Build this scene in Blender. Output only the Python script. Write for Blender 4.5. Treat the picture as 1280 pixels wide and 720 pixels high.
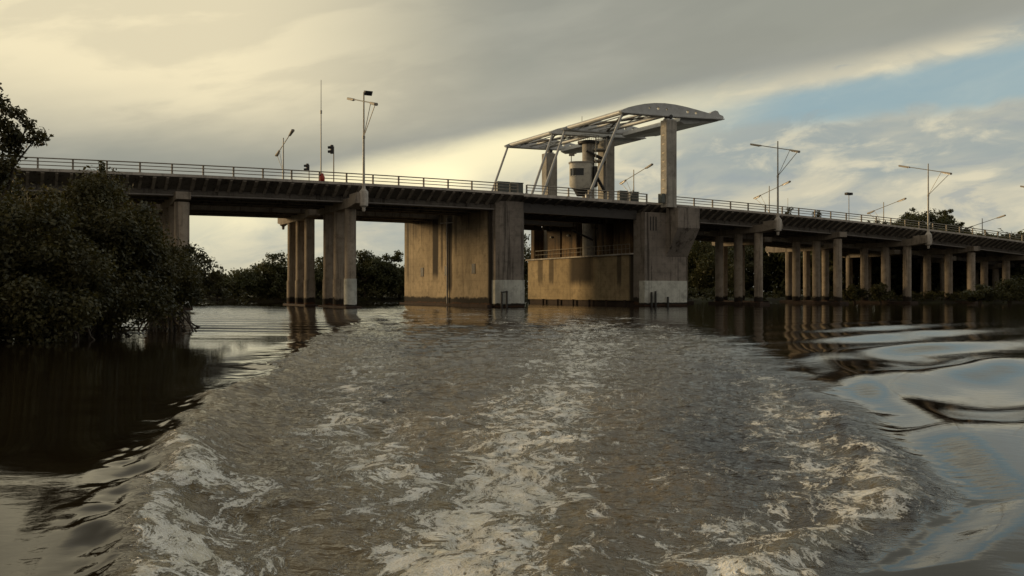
import bpy, bmesh, math, random
import numpy as np
from mathutils import Vector
random.seed(7)
R = math.radians
D = bpy.data
scene = bpy.context.scene
COL = scene.collection
for o in list(D.objects): D.objects.remove(o)

# ------------------------------------------------------------------ camera
cam_d = D.cameras.new('camera'); cam = D.objects.new('camera', cam_d); COL.objects.link(cam)
cam_d.sensor_width = 36; cam_d.lens = 36*1065/1280
cam_d.clip_start = .1; cam_d.clip_end = 20000
cam.location = (0, 0, 1.6); cam.rotation_euler = (R(90.215), 0, 0)
scene.camera = cam

# ------------------------------------------------------------------ node helper
class NT:
    def __init__(s, tree): s.t = tree; s.n = tree.nodes; s.l = tree.links
    def new(s, typ, ins=None, **kw):
        nd = s.n.new(typ)
        for k, v in kw.items(): setattr(nd, k, v)
        for k, v in (ins or {}).items(): s.put(nd, k, v)
        return nd
    def put(s, nd, k, v):
        sock = nd.inputs[k]
        if hasattr(v, 'outputs'): v = v.outputs[0]
        if isinstance(v, bpy.types.NodeSocket): s.l.new(v, sock)
        else: sock.default_value = v
    def m(s, op, a, b=None, c=None, clamp=False):
        nd = s.new('ShaderNodeMath', operation=op, use_clamp=clamp)
        s.put(nd, 0, a)
        if b is not None: s.put(nd, 1, b)
        if c is not None: s.put(nd, 2, c)
        return nd.outputs[0]
    def smooth(s, v, lo, hi, a=0., b=1.):
        nd = s.new('ShaderNodeMapRange', interpolation_type='SMOOTHSTEP')
        s.put(nd, 0, v); s.put(nd, 1, lo); s.put(nd, 2, hi); s.put(nd, 3, a); s.put(nd, 4, b)
        return nd.outputs[0]
    def mix(s, f, a, b, mode='MIX'):
        nd = s.new('ShaderNodeMix', data_type='RGBA', blend_type=mode)
        s.put(nd, 0, f)
        for k, v in ((6, a), (7, b)):
            if isinstance(v, tuple): v = (*v[:3], 1)
            s.put(nd, k, v)
        return nd.outputs[2]
    def noise(s, vec, scale, detail=4, rough=.55, dist=0.):
        nd = s.new('ShaderNodeTexNoise', {'Scale': scale, 'Detail': detail, 'Roughness': rough, 'Distortion': dist})
        if vec is not None: s.put(nd, 'Vector', vec)
        return nd.outputs[0]
    def xyz(s, v):
        nd = s.new('ShaderNodeSeparateXYZ'); s.put(nd, 0, v); return nd.outputs
    def comb(s, x, y, z):
        nd = s.new('ShaderNodeCombineXYZ'); s.put(nd, 0, x); s.put(nd, 1, y); s.put(nd, 2, z); return nd.outputs[0]

# ------------------------------------------------------------------ sky and sun
SUN_AZ = math.atan2(-.97, .24)          # from +Y towards +X
SUN_EL = R(7)
w = D.worlds.new('World'); scene.world = w; w.use_nodes = True
T = NT(w.node_tree); T.n.clear()
sky = T.new('ShaderNodeTexSky', sky_type='NISHITA', sun_disc=False, sun_elevation=SUN_EL, sun_rotation=SUN_AZ)
d = T.new('ShaderNodeTexCoord').outputs['Generated']
x, y, z = T.xyz(d)
az = T.m('MULTIPLY', T.m('ARCTAN2', x, y), 57.2958)
el = T.m('MULTIPLY', T.m('ARCSINE', z), 57.2958)
elp = T.m('MAXIMUM', el, 0.)
cv = T.comb(T.m('MULTIPLY', az, .06), T.m('MULTIPLY', T.m('SUBTRACT', el, T.m('MULTIPLY', az, .16)), .22), 0.)
n1 = T.noise(cv, 1.0, 6, .55, .3)
n2 = T.noise(T.comb(T.m('MULTIPLY', az, .03), T.m('MULTIPLY', T.m('SUBTRACT', el, T.m('MULTIPLY', az, .2)), .10), 4.), 1.4, 5, .55)
n3 = T.noise(T.comb(T.m('MULTIPLY', az, .14), T.m('MULTIPLY', T.m('SUBTRACT', el, T.m('MULTIPLY', az, .1)), .35), 9.), 1.3, 7, .6, .5)
def cen(n, k): return T.m('MULTIPLY', T.m('SUBTRACT', n, .5), k)
azc = T.m('MINIMUM', T.m('MAXIMUM', az, -60.), 60.)
dd = T.m('SUBTRACT', el, T.m('ADD', 10.2, T.m('ADD', T.m('MULTIPLY', azc, .21), T.m('MULTIPLY', T.m('MULTIPLY', azc, azc), -.002))))       # degrees above the lower rim of the cloud bank
dd = T.m('ADD', dd, T.m('ADD', cen(n1, 1.6), cen(n3, .7)))
K = 10.0
def c(r, g, b_, k=1.): return (r*K*k, g*K*k, b_*K*k)
# sky under the bank
blue = T.mix(.75, T.mix(1., sky.outputs[0], (1.5, 1.5, 1.5), 'MULTIPLY'), c(.32, .46, .51))
lowc = T.mix(T.smooth(n1, .38, .62), c(.36, .40, .38), c(.62, .58, .44))
lowc = T.mix(T.smooth(n3, .48, .68, 0, .62), lowc, c(.84, .75, .52))
lowc = T.mix(T.smooth(n3, .46, .34, 0, .6), lowc, c(.33, .37, .38))
hor = T.smooth(elp, 5., 0., 0., .75)
lowc = T.mix(hor, lowc, c(.60, .57, .42))
glow = T.m('MULTIPLY', T.smooth(dd, -4.2, -.5), T.smooth(T.m('ABSOLUTE', T.m('SUBTRACT', az, -6.)), 26., 7.))
lowc = T.mix(glow, lowc, c(1.0, .90, .58))
gx = T.m('DIVIDE', T.m('SUBTRACT', az, -4.9), 2.6); gy = T.m('DIVIDE', T.m('SUBTRACT', el, 7.5), 1.1)
spot = T.m('EXPONENT', T.m('MULTIPLY', T.m('ADD', T.m('MULTIPLY', gx, gx), T.m('MULTIPLY', gy, gy)), -1.))
lowc = T.mix(T.m('MULTIPLY', spot, .8), lowc, c(1.25, 1.10, .68))
bm = T.m('MULTIPLY', T.m('MULTIPLY', T.smooth(az, 10., 19.), T.smooth(dd, -.2, -1.3)), T.m('MULTIPLY', T.smooth(T.m('ADD', T.m('ADD', dd, T.m('MULTIPLY', T.m('SUBTRACT', az, 18.), .08)), cen(n3, 2.2)), -3.4, -2.3), T.smooth(n2, .26, .40)))
lowc = T.mix(T.m('MULTIPLY', bm, .85), lowc, blue)
# the bank itself
bank = T.mix(T.smooth(n2, .35, .7), c(.32, .325, .275), c(.40, .395, .33))
left = T.m('MULTIPLY', T.smooth(T.m('ADD', az, cen(n1, 4.)), 2., -20.), T.smooth(T.m('ADD', el, cen(n2, 5.)), 7., 14.))
bank = T.mix(left, bank, c(.90, .79, .53))
bank = T.mix(T.smooth(n1,   .56, .44, 0, .22), bank, c(.27, .27, .235))
bank = T.mix(T.smooth(dd, 2.6, 0., 0., .5), bank, c(.34, .35, .32))
col = T.mix(T.smooth(dd, -.5, 1.3), lowc, bank)
# overhead and to the sides: broken cloud
over = T.mix(T.smooth(n3, .34, .68), T.mix(T.smooth(n2, .32, .68), c(.46, .54, .56), c(.44, .49, .50)), c(.86, .84, .72))
over = T.mix(T.smooth(az, 6., -14.), over, c(.50, .46, .35))
col = T.mix(T.smooth(el, 19., 30.), col, over)
front = T.smooth(T.m('ABSOLUTE', az), 60., 125.)
rear = T.mix(T.smooth(az, 0., -10.), c(.31, .285, .25), c(.34, .29, .22))
col = T.mix(front, col, rear)
bg = T.new('ShaderNodeBackground', {'Color': col, 'Strength': .1})
T.l.new(bg.outputs[0], T.new('ShaderNodeOutputWorld').inputs[0])

sl = D.lights.new('sun', 'SUN'); sun = D.objects.new('sun', sl); COL.objects.link(sun)
sl.energy = 1.8; sl.angle = R(9); sl.color = (1.0, .70, .36)
sd = Vector((math.sin(SUN_AZ)*math.cos(SUN_EL), math.cos(SUN_AZ)*math.cos(SUN_EL), math.sin(SUN_EL)))
sun.rotation_euler = (-sd).to_track_quat('-Z', 'Y').to_euler()

vs = scene.view_settings
vs.view_transform = 'Standard'; vs.look = 'None'; vs.gamma = 1; vs.exposure = 0.0; vs.use_curve_mapping = False

# ------------------------------------------------------------------ bridge coordinates (metres)
A = Vector((math.cos(R(25)), math.sin(R(25)), 0)); B = Vector((-.5, .8660254, 0)); O = Vector((28.37, 97.5, 0))
def W(s, w, z=0.): return O + A*s + B*w + Vector((0, 0, z))
def kerb(s): return 10.62 - .03244*s - 3.447e-4*s*s

# ------------------------------------------------------------------ mesh builder
ORG = {}
class MB:
    def __init__(s): s.v = []; s.f = []
    def add(s, vs_, fs):
        k = len(s.v); s.v += [tuple(p) for p in vs_]; s.f += [tuple(i+k for i in f) for f in fs]; return s
    def hexa(s, p): return s.add(p, [(3,2,1,0),(4,5,6,7),(0,1,5,4),(1,2,6,5),(2,3,7,6),(3,0,4,7)])
    def box(s, c, h):      # world aligned
        cx, cy, cz = c; a_, b_, e = h
        return s.hexa([(cx+i*a_, cy+j*b_, cz+k*e) for k in (-1, 1) for i, j in ((-1,-1),(1,-1),(1,1),(-1,1))])
    def wbox(s, s0, s1, w0, w1, z0, z1):
        return s.hexa([W(p, q, z_) for z_ in (z0, z1) for p, q in ((s0,w0),(s1,w0),(s1,w1),(s0,w1))])
    def tube(s, p, q, r, r2=None, n=10, caps=True):
        p = Vector(p); q = Vector(q); r2 = r if r2 is None else r2
        d_ = (q-p).normalized(); u = d_.orthogonal().normalized(); v = d_.cross(u)
        k = len(s.v)
        for c_, rr in ((p, r), (q, r2)):
            for i in range(n):
                t = 2*math.pi*i/n; s.v.append(tuple(c_+u*rr*math.cos(t)+v*rr*math.sin(t)))
        for i in range(n): j = (i+1) % n; s.f.append((k+i, k+j, k+n+j, k+n+i))
        if caps: s.f.append(tuple(k+i for i in range(n-1, -1, -1))); s.f.append(tuple(k+n+i for i in range(n)))
        return s
    def lathe(s, c_, prof, n=20):
        c_ = Vector(c_); k = len(s.v)
        for r, z_ in prof:
            for i in range(n):
                t = 2*math.pi*i/n; s.v.append((c_.x+r*math.cos(t), c_.y+r*math.sin(t), c_.z+z_))
        for a_ in range(len(prof)-1):
            for i in range(n): j = (i+1) % n; s.f.append((k+a_*n+i, k+a_*n+j, k+(a_+1)*n+j, k+(a_+1)*n+i))
        s.f.append(tuple(k+i for i in range(n-1, -1, -1))); s.f.append(tuple(k+(len(prof)-1)*n+i for i in range(n)))
        return s
    def prism(s, poly, w0, w1, holes=()):      # poly of (s, z), extruded along w
        bm = bmesh.new(); es = []
        for loop in [poly]+list(holes):
            vv = [bm.verts.new((p, q, 0)) for p, q in loop]
            es += [bm.edges.new((vv[i], vv[(i+1) % len(vv)])) for i in range(len(vv))]
        bmesh.ops.triangle_fill(bm, edges=es, use_beauty=True)
        bm.verts.index_update()
        pts = [(v.co.x, v.co.y) for v in bm.verts]; tris = [tuple(v.index for v in f.verts) for f in bm.faces]
        edges = [(e.verts[0].index, e.verts[1].index) for e in bm.edges if len(e.link_faces) == 1]
        bm.free(); n = len(pts)
        vs_ = [W(p, w0, q) for p, q in pts]+[W(p, w1, q) for p, q in pts]
        fs = list(tris)+[tuple(i+n for i in reversed(t)) for t in tris]+[(e[0], e[1], e[1]+n, e[0]+n) for e in edges]
        return s.add(vs_, fs)
    def sweep(s, prof, s0, s1, ds=2.5):        # prof of (w, dz) swept along the deck line
        n = max(1, round((s1-s0)/ds)); k = len(s.v); m_ = len(prof)
        for i in range(n+1):
            q = s0+(s1-s0)*i/n
            for w_, dz in prof: s.v.append(tuple(W(q, w_, kerb(q)+dz)))
        for i in range(n):
            for j in range(m_):
                l = (j+1) % m_; s.f.append((k+i*m_+j, k+i*m_+l, k+(i+1)*m_+l, k+(i+1)*m_+j))
        s.f.append(tuple(k+j for j in range(m_-1, -1, -1))); s.f.append(tuple(k+n*m_+j for j in range(m_)))
        return s
    def build(s, name, mat, parent=None, smooth=False, bevel=0, loc=None):
        me = D.meshes.new(name)
        org = Vector((0, 0, 0)) if loc is None else Vector(loc)
        if parent is not None: org = ORG[parent.name]
        me.from_pydata([tuple(Vector(p)-org) for p in s.v], [], s.f)
        bm = bmesh.new(); bm.from_mesh(me); bmesh.ops.recalc_face_normals(bm, faces=bm.faces); bm.to_mesh(me); bm.free()
        if smooth: me.shade_smooth()
        me.materials.append(mat)
        ob = D.objects.new(name, me); COL.objects.link(ob)
        if parent is not None: ob.parent = parent
        else: ob.location = org
        ORG[ob.name] = org
        if smooth:
            md = ob.modifiers.new('edge', 'EDGE_SPLIT'); md.split_angle = R(40)
        if bevel:
            md = ob.modifiers.new('bevel', 'BEVEL'); md.width = bevel; md.segments = 2; md.limit_method = 'ANGLE'
        return ob
def tag(o, label=None, cat=None, group=None, kind=None):
    if label: o['label'] = label
    if cat: o['category'] = cat
    if group: o['group'] = group
    if kind: o['kind'] = kind
    return o
def thing(name, loc, label, cat, group=None):
    o = D.objects.new(name, None); o.empty_display_size = .3; COL.objects.link(o); o.location = loc
    ORG[o.name] = Vector(loc); return tag(o, label, cat, group)
def copy_tree(o, loc=None, label=None, group=None, parent=None):
    c_ = o.copy(); COL.objects.link(c_)
    if parent is not None: c_.parent = parent
    if loc is not None: c_.location = loc; ORG[c_.name] = Vector(loc)
    if label: c_['label'] = label
    if group: c_['group'] = group
    for ch in list(o.children): copy_tree(ch, parent=c_)
    return c_

# ------------------------------------------------------------------ materials
def mat(name, rough=.7, metal=0.):
    m = D.materials.new(name); m.use_nodes = True; t = NT(m.node_tree)
    bs = t.n['Principled BSDF']; bs.inputs['Roughness'].default_value = rough; bs.inputs['Metallic'].default_value = metal
    return m, t, bs
def paint(name, colr, rough=.5, metal=0., dirt=.25, scale=3.):
    m, t, bs = mat(name, rough, metal)
    co = t.new('ShaderNodeTexCoord').outputs['Object']
    n = t.noise(co, scale, 5, .6); n_ = t.noise(co, scale*9, 3, .6)
    f = t.m('MULTIPLY', t.smooth(t.m('ADD', n, t.m('MULTIPLY', t.m('SUBTRACT', n_, .5), .4)), .4, .75), dirt*2)
    t.put(bs, 'Base Color', t.mix(f, colr, tuple(v*.45 for v in colr)))
    bp = t.new('ShaderNodeBump', {'Strength': .15, 'Distance': .01, 'Height': n_}); t.put(bs, 'Normal', bp)
    return m
def concrete(name, colr, stain=.6, algae=True, alg=1., bands=(), top=None, streak=1., dark=(.020, .015, .011), boards=False):
    m, t, bs = mat(name, .88)
    P = t.new('ShaderNodeNewGeometry').outputs['Position']; px_, py_, pz = t.xyz(P)
    big = t.noise(P, .35, 5, .6); med = t.noise(P, 1.6, 6, .65); fine = t.noise(P, 14., 4, .6)
    sv = t.new('ShaderNodeMapping'); t.put(sv, 0, P); sv.inputs['Scale'].default_value = (1.6*streak, 1.6*streak, .07)
    st = t.noise(sv.outputs[0], 1., 6, .7, .15)
    sv2 = t.new('ShaderNodeMapping'); t.put(sv2, 0, P); sv2.inputs['Scale'].default_value = (6., 6., .22)
    st2 = t.noise(sv2.outputs[0], 1., 4, .65)
    cl = t.mix(t.smooth(big, .35, .65), colr, tuple(v*.72 for v in colr))
    cl = t.mix(t.smooth(med, .45, .7, 0, .65), cl, tuple(v*.42 for v in colr))
    cl = t.mix(t.smooth(fine, .5, .8, 0, .35), cl, tuple(min(1, v*1.5) for v in colr))
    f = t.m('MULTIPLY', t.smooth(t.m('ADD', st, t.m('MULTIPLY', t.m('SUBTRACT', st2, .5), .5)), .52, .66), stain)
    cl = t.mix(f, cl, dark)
    if bands:
        wc = t.m('ADD', t.m('ADD', t.m('MULTIPLY', t.m('SUBTRACT', px_, O.x), -.4243), t.m('MULTIPLY', t.m('SUBTRACT', py_, O.y), .91)), t.m('MULTIPLY', t.m('SUBTRACT', st2, .5), .5))
        for w0, hw, zb, s_ in bands:
            e = t.smooth(t.m('ABSOLUTE', t.m('SUBTRACT', wc, w0)), hw, hw*.55)
            v = t.smooth(t.m('ADD', pz, t.m('MULTIPLY', st2, 1.2)), zb, zb+1.2)
            cl = t.mix(t.m('MULTIPLY', t.m('MULTIPLY', e, v), s_), cl, dark)
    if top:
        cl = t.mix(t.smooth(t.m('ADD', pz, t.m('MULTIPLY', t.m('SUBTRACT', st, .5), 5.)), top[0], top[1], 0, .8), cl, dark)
    if boards:
        br = t.m('FRACT', t.m('MULTIPLY', pz, 1/.9)); cl = t.mix(t.smooth(br, .04, .0, 0, .4), cl, dark)
    if algae:
        zz = t.m('ADD', t.m('MULTIPLY', pz, 1/alg), t.m('MULTIPLY', t.m('SUBTRACT', med, .5), .9))
        cl = t.mix(t.smooth(zz, 1.05, .8), cl, (.018, .013, .008))
        cl = t.mix(t.smooth(zz, .42, .3), cl, (.07, .03, .012))
        cl = t.mix(t.smooth(zz, .2, .1), cl, (.02, .012, .008))
    t.put(bs, 'Base Color', cl)
    bp = t.new('ShaderNodeBump', {'Strength': .5, 'Distance': .03, 'Height': t.m('ADD', t.m('MULTIPLY', med, .6), t.m('MULTIPLY', fine, .4))}); t.put(bs, 'Normal', bp)
    return m
M = {}
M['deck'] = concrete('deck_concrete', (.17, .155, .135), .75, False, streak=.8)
M['rib'] = concrete('rib_concrete', (.36, .32, .27), .6, False)
M['kerb'] = concrete('kerb_concrete', (.60, .56, .50), .3, False)
M['asphalt'] = paint('asphalt', (.05, .05, .05), .9)
M['cap'] = concrete('cap_concrete', (.36, .315, .26), .45, False)
M['column'] = concrete('column_concrete', (.42, .36, .29), .5, True)
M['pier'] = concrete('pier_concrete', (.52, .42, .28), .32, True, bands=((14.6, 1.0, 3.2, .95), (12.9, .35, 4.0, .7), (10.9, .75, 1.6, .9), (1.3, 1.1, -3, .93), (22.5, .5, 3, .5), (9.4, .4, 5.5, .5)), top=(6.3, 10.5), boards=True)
M['chamber'] = concrete('chamber_concrete', (.50, .39, .23), .3, False, bands=((12.0, 3.2, 2.5, .9), (18.6, .7, 2.6, .7), (4.6, .5, 2.2, .7), (1.6, 1.5, -2, .95), (21.2, .8, 2.6, .6)), boards=True)
M['upper_shaded'] = concrete('chamber_upper_shaded_concrete', (.20, .13, .065), .9, False, top=(6.6, 8.6))  # shade below the deck put into the colour: darker base, darkest towards the top
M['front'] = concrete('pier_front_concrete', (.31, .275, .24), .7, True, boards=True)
M['band'] = concrete('painted_band', (.66, .68, .62), .25, True, alg=.4)
M['dark'] = concrete('pile_cap_concrete', (.06, .04, .03), .6, False)
M['rail'] = paint('rail_paint', (.33, .30, .25), .55, .3)
M['steel'] = paint('grey_steel_paint', (.56, .58, .58), .45, .1, .2, 1.5)
M['pylon'] = concrete('pylon_concrete', (.48, .46, .41), .35, False)
M['galv'] = paint('galvanised_steel', (.38, .37, .33), .45, .5)
M['black'] = paint('dark_fitting', (.03, .03, .03), .5)
M['white'] = paint('pale_paint', (.66, .65, .58), .5)
M['red'] = paint('red_plastic', (.42, .04, .02), .5)
M['cabinet'] = paint('cabinet_paint', (.13, .15, .14), .5)
M['leafsteel'] = paint('leaf_steel', (.10, .095, .09), .6, .1)
M['pipe'] = paint('pipe', (.33, .31, .29), .5)
m, t, bs = mat('cabin_glass', .08); bs.inputs['Base Color'].default_value = (.015, .02, .02, 1); M['glass'] = m
m, t, bs = mat('lens_glass', .2); bs.inputs['Base Color'].default_value = (.5, .5, .45, 1); M['lens'] = m
def foliage(name, c1, c2, c3, tr=.25):
    m, t, bs = mat(name, .6)
    P = t.new('ShaderNodeTexCoord').outputs['Object']
    n = t.noise(P, 1.1, 4, .6); nf = t.new('ShaderNodeTexWhiteNoise', {'Vector': t.new('ShaderNodeVectorMath', {0: P, 1: (9., 9., 9.)}, operation='MULTIPLY')}).outputs[0]
    f = t.noise(P, 7., 3, .7)
    cl = t.mix(t.smooth(n, .35, .65), c1, c2); cl = t.mix(t.smooth(f, .5, .7, 0, .8), cl, c3)
    t.put(bs, 'Base Color', cl)
    tl = t.new('ShaderNodeBsdfTranslucent'); t.put(tl, 0, t.mix(.5, cl, c3))
    mx = t.new('ShaderNodeMixShader', {0: tr}); t.l.new(bs.outputs[0], mx.inputs[1]); t.l.new(tl.outputs[0], mx.inputs[2])
    t.l.new(mx.outputs[0], t.n['Material Output'].inputs[0])
    return m
M['mangrove'] = foliage('mangrove_leaves', (.022, .025, .008), (.070, .062, .016), (.13, .105, .025))
M['forest'] = foliage('forest_leaves', (.032, .042, .014), (.075, .082, .024), (.13, .12, .035))
M['forest2'] = foliage('olive_leaves', (.05, .055, .018), (.08, .08, .025), (.12, .11, .035))
M['bark'] = paint('bark', (.07, .055, .04), .9, 0, .4)

# ------------------------------------------------------------------ numpy noise
def vnoise(x, y, seed=0):
    xi = np.floor(x).astype(np.int64); yi = np.floor(y).astype(np.int64); fx = x-xi; fy = y-yi
    fx = fx*fx*fx*(fx*(fx*6-15)+10); fy = fy*fy*fy*(fy*(fy*6-15)+10)
    def h(a_, b_):
        n = (a_*374761393+b_*668265263+seed*1442695041) & 0x7fffffff
        n = ((n ^ (n >> 13))*1274126177) & 0x7fffffff
        return ((n ^ (n >> 16)) & 0xffff)/65535.
    return (h(xi, yi)*(1-fx)+h(xi+1, yi)*fx)*(1-fy)+(h(xi, yi+1)*(1-fx)+h(xi+1, yi+1)*fx)*fy
def fbm(x, y, o=4, seed=0, g=.5):
    r = 0; a_ = 1; tot = 0
    for i in range(o):
        r = r+a_*vnoise(x*2**i+17*i, y*2**i-9*i, seed+i); tot += a_; a_ *= g
    return r/tot-.5
def sst(x, a_, b_):
    t_ = np.clip((x-a_)/(b_-a_), 0, 1); return t_*t_*(3-2*t_)

# ------------------------------------------------------------------ river
th = np.concatenate([np.linspace(-180, -48, 60)[:-1], np.linspace(-48, -36, 90)[:-1], np.linspace(-36, 36, 1150), np.linspace(36, 48, 90)[1:], np.linspace(48, 180, 60)[1:]])
th = th[:-1]
rr = np.concatenate([[.3, .8, 1.5, 2.2], np.geomspace(2.8, 40, 620), np.geomspace(40.6, 170, 230)[0:], np.geomspace(180, 9000, 26)])
TH, RR = np.meshgrid(np.radians(th), rr)
X = RR*np.sin(TH); Y = RR*np.cos(TH)
Yc = np.clip(Y, 2, 200)
XL = np.interp(Yc, [2, 3, 4.8, 6.65, 8.1, 9.4, 14.1, 20, 28, 40, 55, 80], [-1.3, -1.7, -2.25, -2.9, -3.35, -3.8, -4.5, -5.3, -6.3, -7.6, -8.3, -9.0])
XR = np.interp(Yc, [2, 3, 4.8, 5.6, 6.3, 8.3, 10, 14, 20, 30, 50, 80], [1.0, 1.3, 1.8, 2.6, 3.2, 3.9, 4.5, 5.3, 6.6, 9, 12, 15])
XL0 = XL.copy(); XR0 = XR.copy()
XL = XL+.45*fbm(Yc*.9, Yc*0+3, 3, 5)*np.clip(Yc/8, .4, 2)+.20*fbm(X*2.3, Y*2.3, 3, 8)
XR = XR+.5*fbm(Yc*.7, Yc*0+7, 3, 11)*np.clip(Yc/8, .4, 2)+.22*fbm(X*2.3, Y*2.3, 3, 9)
fwd = sst(Y, .5, 3)*(1-sst(Y, 60, 95))
dl = X-XL; dr = XR-X                        # positive inside the wake
inside = sst(dl, -.05, .25)*sst(dr, -.1, .30+.13*np.clip(Yc-7, 0, 60))*fwd
fade = 1/(1+(RR/60)**2)
res = np.maximum(RR*.0012, .01)
# open-water ripples
Hh = .012*fbm(X*.35, Y*.7, 2, 21)*(1-sst(RR, 150, 400))
Hh += .030*fbm(X*.22+Y*.05, Y*.5, 2, 24)*sst(Y, 40, 70)*(1-sst(RR, 150, 400))
# turbulence inside the wake
tur = inside*(1-.75*sst(RR, 28, 55))*(1-sst(RR, 70, 110))
Hh += tur*(.21*fbm(X*.5, Y*.42, 3, 31)+.14*fbm(X*1.3, Y*1.7, 4, 35)+.045*fbm(X*6+.7*fbm(X, Y, 2, 3), Y*6, 3, 37)*(1-sst(RR, 20, 40)))
# ridges along both rims
Hh += .19*np.exp(-((dl-.24)/(.28+.012*Yc))**2)*fwd*np.clip(8/Yc, .35, 1.15)
Hh += .11*np.exp(-((dr-.42)/.34)**2)*fwd*(1-sst(Yc, 9, 16))
# smooth diverging waves outside the rims
ol = np.clip(XL0-X, 0, None); wl = 1.75+.02*Yc
Hh += .22*np.exp(-((Y-5.6)/3.4)**2)*sst(-X, 1.6, 4.)
Hh += .15*np.exp(-((Y-23)/6.5)**2)*sst(-X, 4., 6.5)*(1-sst(-X, 14, 20))
Hh += .085*np.cos(2*np.pi*(ol+.30*fbm(X*.5, Y*.35, 2, 41))/wl)*np.exp(-ol/1.6)*sst(ol, 0, .5)*fwd*(1-sst(Yc, 6, 9))
orr = np.clip(X-XR0, 0, None)
Hh += .09*np.cos(2*np.pi*(orr-.6+1.2*fbm(X*.25, Y*.2, 2, 43))/(3.2+.06*Yc))*np.exp(-orr/6)*sst(orr, 0, .8)*fwd*(1-sst(Yc, 16, 30))
Xe = 2.4+.385*Yc; wd = 1.4+.055*Yc
ph = 2*np.pi*((.62*X-.78*Y)+1.3*fbm(X*.12, Y*.12, 2, 47))/3.9
cr = .5+.5*np.cos(ph); cr = cr**1.6
Hh += .21*(cr-.4)*np.exp(-((X-Xe)/wd)**2)*fwd*(1-sst(Yc, 30, 52))*sst(Yc, 6, 13)
# left far wavelets under the arch
Hh += .035*np.cos(2*np.pi*(Y+.25*X+1.5*fbm(X*.15, Y*.1, 2, 53))/2.6)*sst(Y, 24, 36)*(1-sst(Y, 100, 125))*sst(-X, 2, 8)
Hh *= np.where(RR < 2.3, 0, 1)
# foam and turbid maps
xc = np.interp(Yc, [2, 5, 9, 14, 26, 40, 60], [-.35, -.25, .15, .85, 2.2, 3.2, 3.6])
hw = np.interp(Yc, [2, 5, 9, 14, 26, 60], [.75, .85, 1.0, 1.3, 2.3, 3.6])
core = np.exp(-((X-xc)/hw)**2)
aer = np.maximum(np.exp(-((X-xc)/(hw*1.9))**2)*(1-sst(Yc, 22, 45)), .52*np.exp(-(dl/(1.1+.13*Yc))**2)*(1-sst(Yc, 22, 34)))
aer = np.maximum(aer, .35*np.exp(-((dr-1.4)/1.)**2)*(1-sst(Yc, 18, 28)))
aer = np.clip(aer+.7*fbm(X*.45, Y*.22, 3, 81), 0, 1)
foam = core*np.interp(Yc, [3, 6, 12, 26, 45, 70], [1.05, .95, .78, .72, .55, .1])
foam = np.maximum(foam, 1.0*np.exp(-((dl-.30)/.34)**2)*(1-sst(Yc, 6.5, 9.5)))
foam = np.maximum(foam, .55*np.exp(-((dl-.8)/.6)**2)*(1-sst(Yc, 8, 10)))
foam = np.maximum(foam, .62*np.exp(-((dl-2.0)/.9)**2)*sst(Yc, 5, 7)*(1-sst(Yc, 17, 28)))
foam = np.maximum(foam, 1.05*np.exp(-((dr-.50)/.36)**2)*(1-sst(Yc, 6.6, 8.6)))
foam = np.maximum(foam, .6*np.exp(-((dr-1.1)/.7)**2)*(1-sst(Yc, 16, 26)))
foam = np.maximum(foam, .36*np.clip(.55+2.2*fbm(X*.6, Y*.28, 3, 61), 0, 1.4))
foam = np.clip(foam+.38*fbm(X*.9, Y*.6, 3, 63), 0, .80+.15*core*(Yc < 9))*inside
nR, nT = X.shape
verts = np.stack([X, Y, Hh], -1).reshape(-1, 3)
i0 = np.arange((nR-1)*nT).reshape(nR-1, nT); i1 = np.roll(i0, -1, 1)
quads = np.stack([i0, i0+nT, i1+nT, i1], -1).reshape(-1, 4)
cidx = len(verts); verts = np.vstack([verts, [0, 0, 0]])
me = D.meshes.new('river')
tri = np.stack([np.full(nT, cidx), np.arange(nT), np.roll(np.arange(nT), -1)], -1)
nq = len(quads); nt_ = len(tri)
me.vertices.add(len(verts)); me.vertices.foreach_set('co', verts.ravel().astype(np.float32))
me.loops.add(nq*4+nt_*3); me.loops.foreach_set('vertex_index', np.concatenate([quads.ravel(), tri.ravel()]).astype(np.int32))
me.polygons.add(nq+nt_); me.polygons.foreach_set('loop_start', np.concatenate([np.arange(nq)*4, nq*4+np.arange(nt_)*3]).astype(np.int32))
me.update(calc_edges=True)
for nm, arr in (('aerated', aer), ('foam', foam), ('turbid', inside*(1-.85*sst(Y+3*fbm(X*.1,Y*.1,3,71)*6, 16, 48)))):
    at = me.attributes.new(nm, 'FLOAT', 'POINT'); at.data.foreach_set('value', np.append(arr.ravel(), 0).astype(np.float32))
me.shade_smooth()
m, t, bs = mat('river_water', .06)
P = t.new('ShaderNodeNewGeometry').outputs['Position']
fo = t.new('ShaderNodeAttribute', attribute_name='foam').outputs['Fac']; tu = t.new('ShaderNodeAttribute', attribute_name='turbid').outputs['Fac']
warp = t.new('ShaderNodeTexNoise', {'Vector': P, 'Scale': 1.1, 'Detail': 3})
vadd = t.new('ShaderNodeVectorMath', {0: P, 1: t.new('ShaderNodeVectorMath', {0: warp.outputs['Color'], 1: (.9, .9, 0)}, operation='MULTIPLY')}, operation='ADD').outputs[0]
mp = t.new('ShaderNodeMapping', {0: vadd}); mp.inputs['Scale'].default_value = (1.35, .8, 1)
def ridge(scale, det, rough, k_):
    n = t.noise(mp.outputs[0], scale, det, rough)
    return t.m('SUBTRACT', 1., t.m('MULTIPLY', t.m('ABSOLUTE', t.m('SUBTRACT', n, .5)), k_), clamp=True)
r1 = ridge(2.8, 4, .5, 8.5); r2 = ridge(8., 4, .55, 7.5); r3 = ridge(22., 3, .6, 6.)
fine = t.noise(mp.outputs[0], 60., 3, .7); patch = t.noise(mp.outputs[0], 1.5, 4, .6); mid = t.noise(mp.outputs[0], 4.2, 4, .6)
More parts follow.
